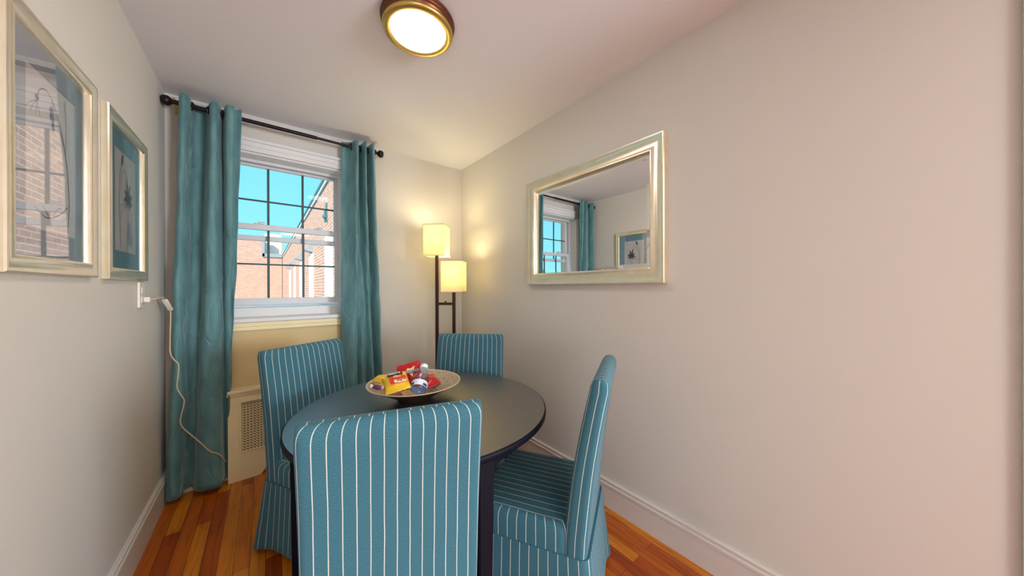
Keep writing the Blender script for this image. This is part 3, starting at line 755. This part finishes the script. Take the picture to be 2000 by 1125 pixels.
def loft(bm, rings, fr, zs, nst=NST, cap_top=True, cap_bot=False, pitch=None):
    uvl = bm.loops.layers.uv.verify(); V = []
    for ring, z in zip(rings, zs):
        V.append([bm.verts.new((x, y, z[i] if isinstance(z, list) else z)) for i, (x, y) in enumerate(ring)])
    n = len(rings[0]); vacc = 0
    for j in range(len(V)-1):
        dz = (V[j+1][0].co-V[j][0].co).length
        for i in range(n):
            k = (i+1) % n
            f = bm.faces.new((V[j][i], V[j][k], V[j+1][k], V[j+1][i]))
            for lp, (u, v) in zip(f.loops, ((fr[j][i], vacc), (fr[j][i+1], vacc), (fr[j+1][i+1], vacc+dz), (fr[j+1][i], vacc+dz))):
                lp[uvl].uv = (u*nst, v)
        vacc += dz
    if cap_top:
        f = bm.faces.new(V[-1]);
        for lp in f.loops: lp[uvl].uv = (lp.vert.co.x/pitch, lp.vert.co.y)
        bmesh.ops.triangulate(bm, faces=[f])
    if cap_bot:
        f = bm.faces.new(V[0][::-1])
        for lp in f.loops: lp[uvl].uv = (.5, lp.vert.co.y)
    return V
def make_chair():
    t = empty('dining_chair')
    pitch = 1.04/NST
    # backrest
    rings = []; frs = []; zs = []
    zz = [.335, .40, .46, .52, .60, .68, .76, .83, .88, .91]
    for z in zz:
        s = (z-.46)/.48
        cy = -.238-.047*max(s, -.2)-.032*max(0, s)**2
        th = .080-.016*max(s, 0); wd = .445-.004*max(s, 0)
        r, f = rr_loop(wd, th, .022, cy); rings.append(r); frs.append(f); zs.append(z)
    z0 = .91; s = (z0-.46)/.48; cy0 = -.238-.047*s-.032*s*s; th0 = .080-.016*s
    for k in range(1, 7):
        a = pi/2*k/6; sh = 1-cos(a)
        r, f = rr_loop(.441-.015*sh, th0-(th0-.012)*sh*.92, .022*(1-.75*sh), cy0-.004*k/6); rings.append(r); frs.append(f); zs.append(z0+.040*sin(a))
    bm = bmesh.new(); loft(bm, rings, frs, zs, pitch=pitch)
    obj('backrest', bm, M['stripe'], t, 60)
    # seat
    rings = []; frs = []; zs = []
    sd = .385
    for z, ins in ((.330, 0), (.37, 0), (.402, 0), (.418, .003), (.429, .010), (.434, .022)):
        r, f = rr_loop(.445-2*ins, sd-2*ins, max(.012, .030-ins*.5), -.0175); rings.append(r); frs.append(f); zs.append(z)
    bm = bmesh.new(); loft(bm, rings, frs, zs, nst=44, pitch=pitch)
    obj('seat', bm, M['stripe'], t, 60)
    # skirt with kick pleats at the corners
    bm = bmesh.new(); rings = []; frs = []; zs = []
    for j in range(13):
        s = j/12; z = .334-.318*s
        r, f = rr_loop(.452+.040*s**1.1, .452+.052*s**1.1, .030, -.050)
        hw, y0, y1 = .226+.020*s, -.050-.226-.026*s, -.050+.226+.026*s
        rr = []; zl = []
        for i, (x, y) in enumerate(r):
            a = f[i]*2*pi
            am = .006*s
            cx_ = abs(abs(x)-hw)/.05; cyy = min(abs(y-y0), abs(y-y1))/.05
            corner = math.exp(-(cx_**2+cyy**2))
            k_ = 1+am*sin(a*9+.6)+corner*.05*s
            # mid-sides draw in a little between the corners
            k_ -= .035*s*(1-corner)*(1 if abs(x) > hw-.02 else .6)
            rr.append((x*k_, -.050+(y+.050)*(k_ if y < -.05 else k_*(1-.05*s)))); zl.append(z+.022*s*(1-corner)-.004*corner*s)
        rings.append(rr); frs.append(f); zs.append(zl)
    loft(bm, rings, frs, zs, nst=50, cap_top=False, cap_bot=True)
    o = obj('skirt', bm, M['stripe'], t, 60)
    so = o.modifiers.new('thick', 'SOLIDIFY'); so.thickness = .004; so.offset = 1
    # piping along the seam between seat box and skirt
    bm = bmesh.new(); r, f = rr_loop(.450, .451, .030, -.050)
    tube(bm, [(x, y, .334) for x, y in r]+[(r[0][0], r[0][1], .334)], .0032, 6, caps=False)
    obj('piping', bm, mat('piping_cloth', (.05, .17, .22), .85), t, 180)
    for sx in (-1, 1):
        for y in (-.235, .175):
            bm = bmesh.new(); box(bm, sx*.19-.02, sx*.19+.02, y-.02, y+.02, 0, .332, .002); obj('leg', bm, M['bronze'], t)
    return t
def copy_tree(o, parent=None):
    c = o.copy(); COL.objects.link(c)
    if parent: c.parent = parent; c.matrix_parent_inverse = o.matrix_parent_inverse
    for ch in list(o.children): copy_tree(ch, c)
    return c
chair = make_chair()
CH = [((.352, 1.101), -16.6, 'pinstriped skirted chair nearest the camera, its back turned to us'),
      ((.323, 1.802), 209.4, 'pinstriped skirted chair between the table and the radiator cover, left of the bowl'),
      ((.865, 1.600), 135.0, 'pinstriped skirted chair across the table in front of the floor lamp'),
      ((.905, 1.015), 30.0, 'pinstriped skirted chair seen from the side, to the right of the table')]
protos = [chair]+[copy_tree(chair) for _ in range(3)]
for o, ((x, y), a, lab) in zip(protos, CH):
    o.location = (x, y, 0); o.rotation_euler = (0, 0, R(a))
    setp(o, lab, 'chair', 'pinstriped skirted chairs around the table')

# ------------------------------------------------------------------ bowl and snacks
BX, BY, BZ = .559, 1.452, TZ+.0005
def bowl_mat(name, inside):
    m = mat(name, (.3, .2, .12), .25, .5)
    tc_ = N(m, 'ShaderNodeTexCoord'); vo = N(m, 'ShaderNodeTexVoronoi', Scale=190)
    L(m, tc_.outputs['Object'], vo.inputs['Vector'])
    if inside: cr = ramp_node(m, [(0, (.34, .20, .10)), (.5, (.55, .42, .30)), (1, (.75, .66, .55))])
    else: cr = ramp_node(m, [(0, (.05, .025, .02)), (1, (.16, .075, .04))])
    L(m, vo.outputs['Color'], cr.inputs[0]); L(m, cr.outputs[0], bsdf(m).inputs['Base Color'])
    bu = N(m, 'ShaderNodeBump', Strength=.6, Distance=.002); L(m, vo.outputs['Distance'], bu.inputs['Height']); L(m, bu.outputs[0], bsdf(m).inputs['Normal'])
    return m
bw = empty('bowl', (BX, BY, BZ), label='wide shallow mosaic bowl with a dark outside standing on the table', cat='bowl')
bm = bmesh.new(); lathe(bm, [(.0005, 0), (.070, 0), (.074, .003), (.105, .024), (.150, .049), (.190, .068), (.209, .078), (.212, .080)], 72); obj('outer_shell', bm, bowl_mat('bowl_outside_lacquer', False), bw, 50)
bm = bmesh.new(); lathe(bm, [(.212, .080), (.213, .083), (.209, .084), (.206, .081)], 72); obj('rim', bm, mat('bowl_rim', (.62, .52, .38), .3, .3), bw, 60)
bm = bmesh.new(); lathe(bm, [(.206, .081), (.188, .073), (.148, .054), (.103, .030), (.072, .010), (.0005, .008)], 72); obj('mosaic_lining', bm, bowl_mat('bowl_mosaic', True), bw, 50)

def pouch(w_, h_, th, seal=.010, bow=0, nx=14, ny=18, seed=1, crimp=True):
    """pillow bag in local x (width), z (height), y thickness"""
    rnd = random.Random(seed); bm = bmesh.new(); sides = []
    ph = [rnd.uniform(0, 6) for _ in range(6)]
    for sg in (-1, 1):
        g = []
        for j in range(ny+1):
            row = []
            for i in range(nx+1):
                u, v = i/nx*2-1, j/ny*2-1
                vv = max(0, (1-(abs(v)*h_/2/(h_/2-seal))**2)) if abs(v)*h_/2 < h_/2-seal else 0
                puff = (max(0, 1-u*u)**.55)*(vv**.5)
                wr = .12*sin(9*u+ph[0]+3*v)*sin(5*v+ph[1])+.08*sin(17*v+ph[2]+5*u)
                y = sg*(th/2*puff*(1+wr*(1-puff*.5))+.0006)
                x = u*w_/2*(1-.06*puff*0); z = v*h_/2
                if crimp and vv == 0: y += .0012*sin(60*u)
                row.append(bm.verts.new((x*(1-.035*(1-v*v)), y+bow*(u*u)*.02, z)))
            g.append(row)
        sides.append(g)
    for s, g in enumerate(sides):
        for j in range(ny):
            for i in range(nx):
                q = (g[j][i], g[j][i+1], g[j+1][i+1], g[j+1][i]); bm.faces.new(q if s == 0 else q[::-1])
    a, b_ = sides
    for j in range(ny):
        bm.faces.new((a[j][0], a[j+1][0], b_[j+1][0], b_[j][0])); bm.faces.new((a[j][nx], b_[j][nx], b_[j+1][nx], a[j+1][nx]))
    for i in range(nx):
        bm.faces.new((a[0][i], b_[0][i], b_[0][i+1], a[0][i+1])); bm.faces.new((a[ny][i], a[ny][i+1], b_[ny][i+1], b_[ny][i]))
    return bm
def front_y(th, u, v): return -(th/2*(max(0, 1-u*u)**.55)*(max(0, 1-v*v)**.5))-.0025
def decal(pts, th, W, Hh):
    """thin printed panel following the bag's front"""
    bm = bmesh.new(); cx_ = sum(p[0] for p in pts)/len(pts); cz_ = sum(p[1] for p in pts)/len(pts); rings = []
    for k in range(1, 5):
        s = k/4; rings.append([bm.verts.new((cx_+(x-cx_)*s, front_y(th, (cx_+(x-cx_)*s)/(W/2), (cz_+(z-cz_)*s)/(Hh/2)), cz_+(z-cz_)*s)) for x, z in pts])
    c = bm.verts.new((cx_, front_y(th, cx_/(W/2), cz_/(Hh/2)), cz_)); n = len(pts)
    for i in range(n): bm.faces.new((c, rings[0][i], rings[0][(i+1) % n]))
    for a, b_ in zip(rings, rings[1:]):
        for i in range(n): bm.faces.new((a[i], b_[i], b_[(i+1) % n], a[(i+1) % n]))
    return bm
def rrect(x0, x1, z0, z1, r, n=4):
    P = []
    for cx_, cz_, a0 in ((x1-r, z1-r, 0), (x0+r, z1-r, pi/2), (x0+r, z0+r, pi), (x1-r, z0+r, 3*pi/2)):
        for k in range(n+1): a = a0+pi/2*k/n; P.append((cx_+r*cos(a), cz_+r*sin(a)))
    return P
def text(name, s, size, loc, rot, m, parent, off=0):
    cu = bpy.data.curves.new(name, 'FONT'); cu.body = s; cu.size = size; cu.align_x = 'CENTER'; cu.align_y = 'CENTER'; cu.extrude = .0004; cu.offset = off
    o = bpy.data.objects.new(name, cu); COL.objects.link(o)
    dg = bpy.context.evaluated_depsgraph_get(); me = bpy.data.meshes.new_from_object(o.evaluated_get(dg)); bpy.data.objects.remove(o)
    o = bpy.data.objects.new(name, me); COL.objects.link(o); me.materials.clear(); me.materials.append(m)
    o.parent = parent; o.location = loc; o.rotation_euler = rot; return o
FO = dict(rough=.28, metal=.15)
Mred = mat('red_foil', (.55, .012, .018), **FO); Myel = mat('yellow_foil', (.80, .50, .02), **FO); Mor = mat('orange_print', (.85, .30, .03), .4)
Mrp = mat('red_print', (.65, .03, .01), .4); Mwh = mat('white_print', (.88, .86, .80), .4); Mbk = mat('black_print', (.02, .015, .03), .4)
Mgr = mat('green_print', (.20, .30, .06), .4); Mbr = mat('brown_print', (.30, .14, .04), .4); Mpu = mat('plum_foil', (.10, .03, .12), .3, .3)
Mcre = mat('cream_print', (.75, .62, .36), .5)
TXT = (R(90), 0, 0)
# red chip bag, leaning at the back of the bowl
W_, H_, TH = .118, .125, .040
rb = empty('snack_bag', label='red crisp bag with white lettering leaning at the back of the bowl', cat='snack bag', group=None)
obj('foil_pouch', pouch(W_, H_, TH, seed=5), Mred, rb, 60)
obj('emblem', decal([(-.004, .036), (.012, .030), (.034, .040), (.024, .018), (.016, -.012), (.002, .008), (-.014, .012)], TH, W_, H_), Mcre, rb, 60, label='pale triangle emblem')
tx = text('lettering_shadow', 'DORITOS', .0158, (.0188, -TH/2-.0040, .0125), TXT, Mbk, rb, .0022)
tx = text('lettering', 'DORITOS', .0158, (.0188, -TH/2-.0048, .013), TXT, Mwh, rb)
# yellow bag
yb = empty('snack_bag', label='yellow snack bag with a red oval panel at the front left of the bowl', cat='snack bag')
W2, H2, T2 = .110, .125, .042
obj('foil_pouch', pouch(W2, H2, T2, seed=9), Myel, yb, 60)
obj('orange_border', decal(rrect(-.030, .050, -.034, .022, .012), T2, W2, H2), Mor, yb, 60)
pa = obj('red_panel', decal(rrect(-.026, .046, -.030, .018, .010), T2, W2, H2), Mrp, yb, 60); pa.location = (0, -.0008, 0)
obj('picture_print', decal(rrect(-.010, .044, -.029, -.008, .006), T2, W2, H2), Mcre, yb, 60).location = (0, -.0016, 0)
for (x, z, mm) in ((.034, -.013, Mgr), (.020, -.020, Mbr), (.008, -.017, Mbr)):
    bm = decal([(x+.006*cos(a), z+.006*sin(a)) for a in [2*pi*k/10 for k in range(10)]], T2, W2, H2); obj('printed_nut', bm, mm, yb, 60).location = (0, -.0024, 0)
obj('name_panel', decal(rrect(-.030, .036, .026, .048, .003), T2, W2, H2), Mbk, yb, 60).location = (0, -.0008, 0)
text('lettering', 'NUTS', .019, (.003, -.0225, .037), (R(72), 0, 0), Mwh, yb, .0004)
text('lettering', 'Mini', .019, (.008, -T2/2-.0055, .006), TXT, mat('pink_print', (.90, .45, .38), .4), yb, .0003)
# second yellow wrapper and a small plum candy
y2 = empty('snack_bag', label='crumpled plain yellow packet lying along the left rim of the bowl', cat='snack bag')
obj('foil_pouch', pouch(.100, .058, .026, seed=21, bow=1), Myel, y2, 60)
ot_ = empty('snack_bag', label='small red packet tucked behind the water bottle on the right', cat='snack bag')
obj('foil_pouch', pouch(.070, .085, .028, seed=31), Mred, ot_, 60)
cd_ = empty('candy', label='small plum and silver wrapped sweet at the left of the bowl', cat='sweet')
bm = bmesh.new(); bmesh.ops.create_uvsphere(bm, u_segments=18, v_segments=12, radius=1)
for v in bm.verts:
    v.co = Vector((v.co.x*.020, v.co.y*.010, v.co.z*.010))*(1+.08*sin(v.co.x*9+v.co.z*7))
obj('wrapped_body', bm, Mpu, cd_, 60)
for s in (-1, 1):
    bm = bmesh.new(); lathe(bm, [(.003, s*.017), (.007, s*.023), (.012, s*.031), (.0115, s*.0312), (.0025, s*.020)], 14, axis='X')
    for i, v in enumerate(bm.verts): v.co.y *= .45+.2*(i % 2)
    obj('twist_end', bm, mat('silver_foil', (.75, .70, .80), .3, .6), cd_, 180)
def place(o, loc, yaw, tilt=0, roll=0):
    o.location = loc; o.rotation_euler = (Matrix.Rotation(R(yaw), 4, 'Z') @ Matrix.Rotation(R(tilt), 4, 'X') @ Matrix.Rotation(R(roll), 4, 'Y')).to_euler()
place(rb, (.566, 1.534, .824), -36, -22, -15)
yb.scale = (1.0, 1.0, 1.02); place(yb, (.470, 1.449, .828), -33, -66, -24)
place(y2, (.428, 1.530, .838), -48, -74, 6)
place(ot_, (.652, 1.486, .793), -25, -64, -32)
place(cd_, (.392, 1.466, .817), -40, 0, 10)
# water bottle standing in the bowl
wb = empty('water_bottle', (.522, 1.382, .756), label='small clear water bottle with a white cap standing in the bowl', cat='bottle')
wb.scale = (1.25, 1.25, 1.25)
BOT = wb
prof = [(.0005, .002), (.022, .0), (.028, .004), (.030, .010), (.030, .036), (.029, .040), (.031, .046), (.0305, .056), (.026, .068), (.020, .080), (.0145, .091), (.0125, .096), (.0125, .106)]
bm = bmesh.new(); lathe(bm, prof, 40); obj('bottle_body', bm, M['bottle'], wb, 60)
bm = bmesh.new(); lathe(bm, [(.0005, .003), (.027, .004), (.0285, .010), (.0285, .037), (.0275, .040), (.0292, .046), (.0288, .055), (.0245, .067), (.0005, .067)], 40)
obj('water', bm, glass_pane('water', (.80, .88, .97), 1.33, 2.0), wb, 60)
bm = bmesh.new(); lathe(bm, [(.0303, .012), (.0306, .013), (.0306, .034), (.0303, .035)], 40); lb = obj('paper_label', bm, mat('bottle_label', (.70, .78, .92), .35), wb, 60)
for a0, a1 in ((3.6, 4.3), (5.4, 6.0)):
    bm = bmesh.new()
    a = [[bm.verts.new((.0309*cos(a0+(a1-a0)*k/6), .0309*sin(a0+(a1-a0)*k/6), z)) for k in range(7)] for z in (.014, .023)]
    for k in range(6): bm.faces.new((a[0][k], a[0][k+1], a[1][k+1], a[1][k]))
    obj('label_mark', bm, mat('navy_print', (.01, .03, .28), .4), lb)
bm = bmesh.new(); lathe(bm, [(.0145, .100), (.0150, .101), (.0150, .114), (.0140, .1155), (.0005, .1155)], 32, cap0=True)
obj('cap', bm, mat('white_cap', (.82, .84, .90), .35), wb, 40)

place(BOT, (.549, 1.391, .784), -38, -50, 0)
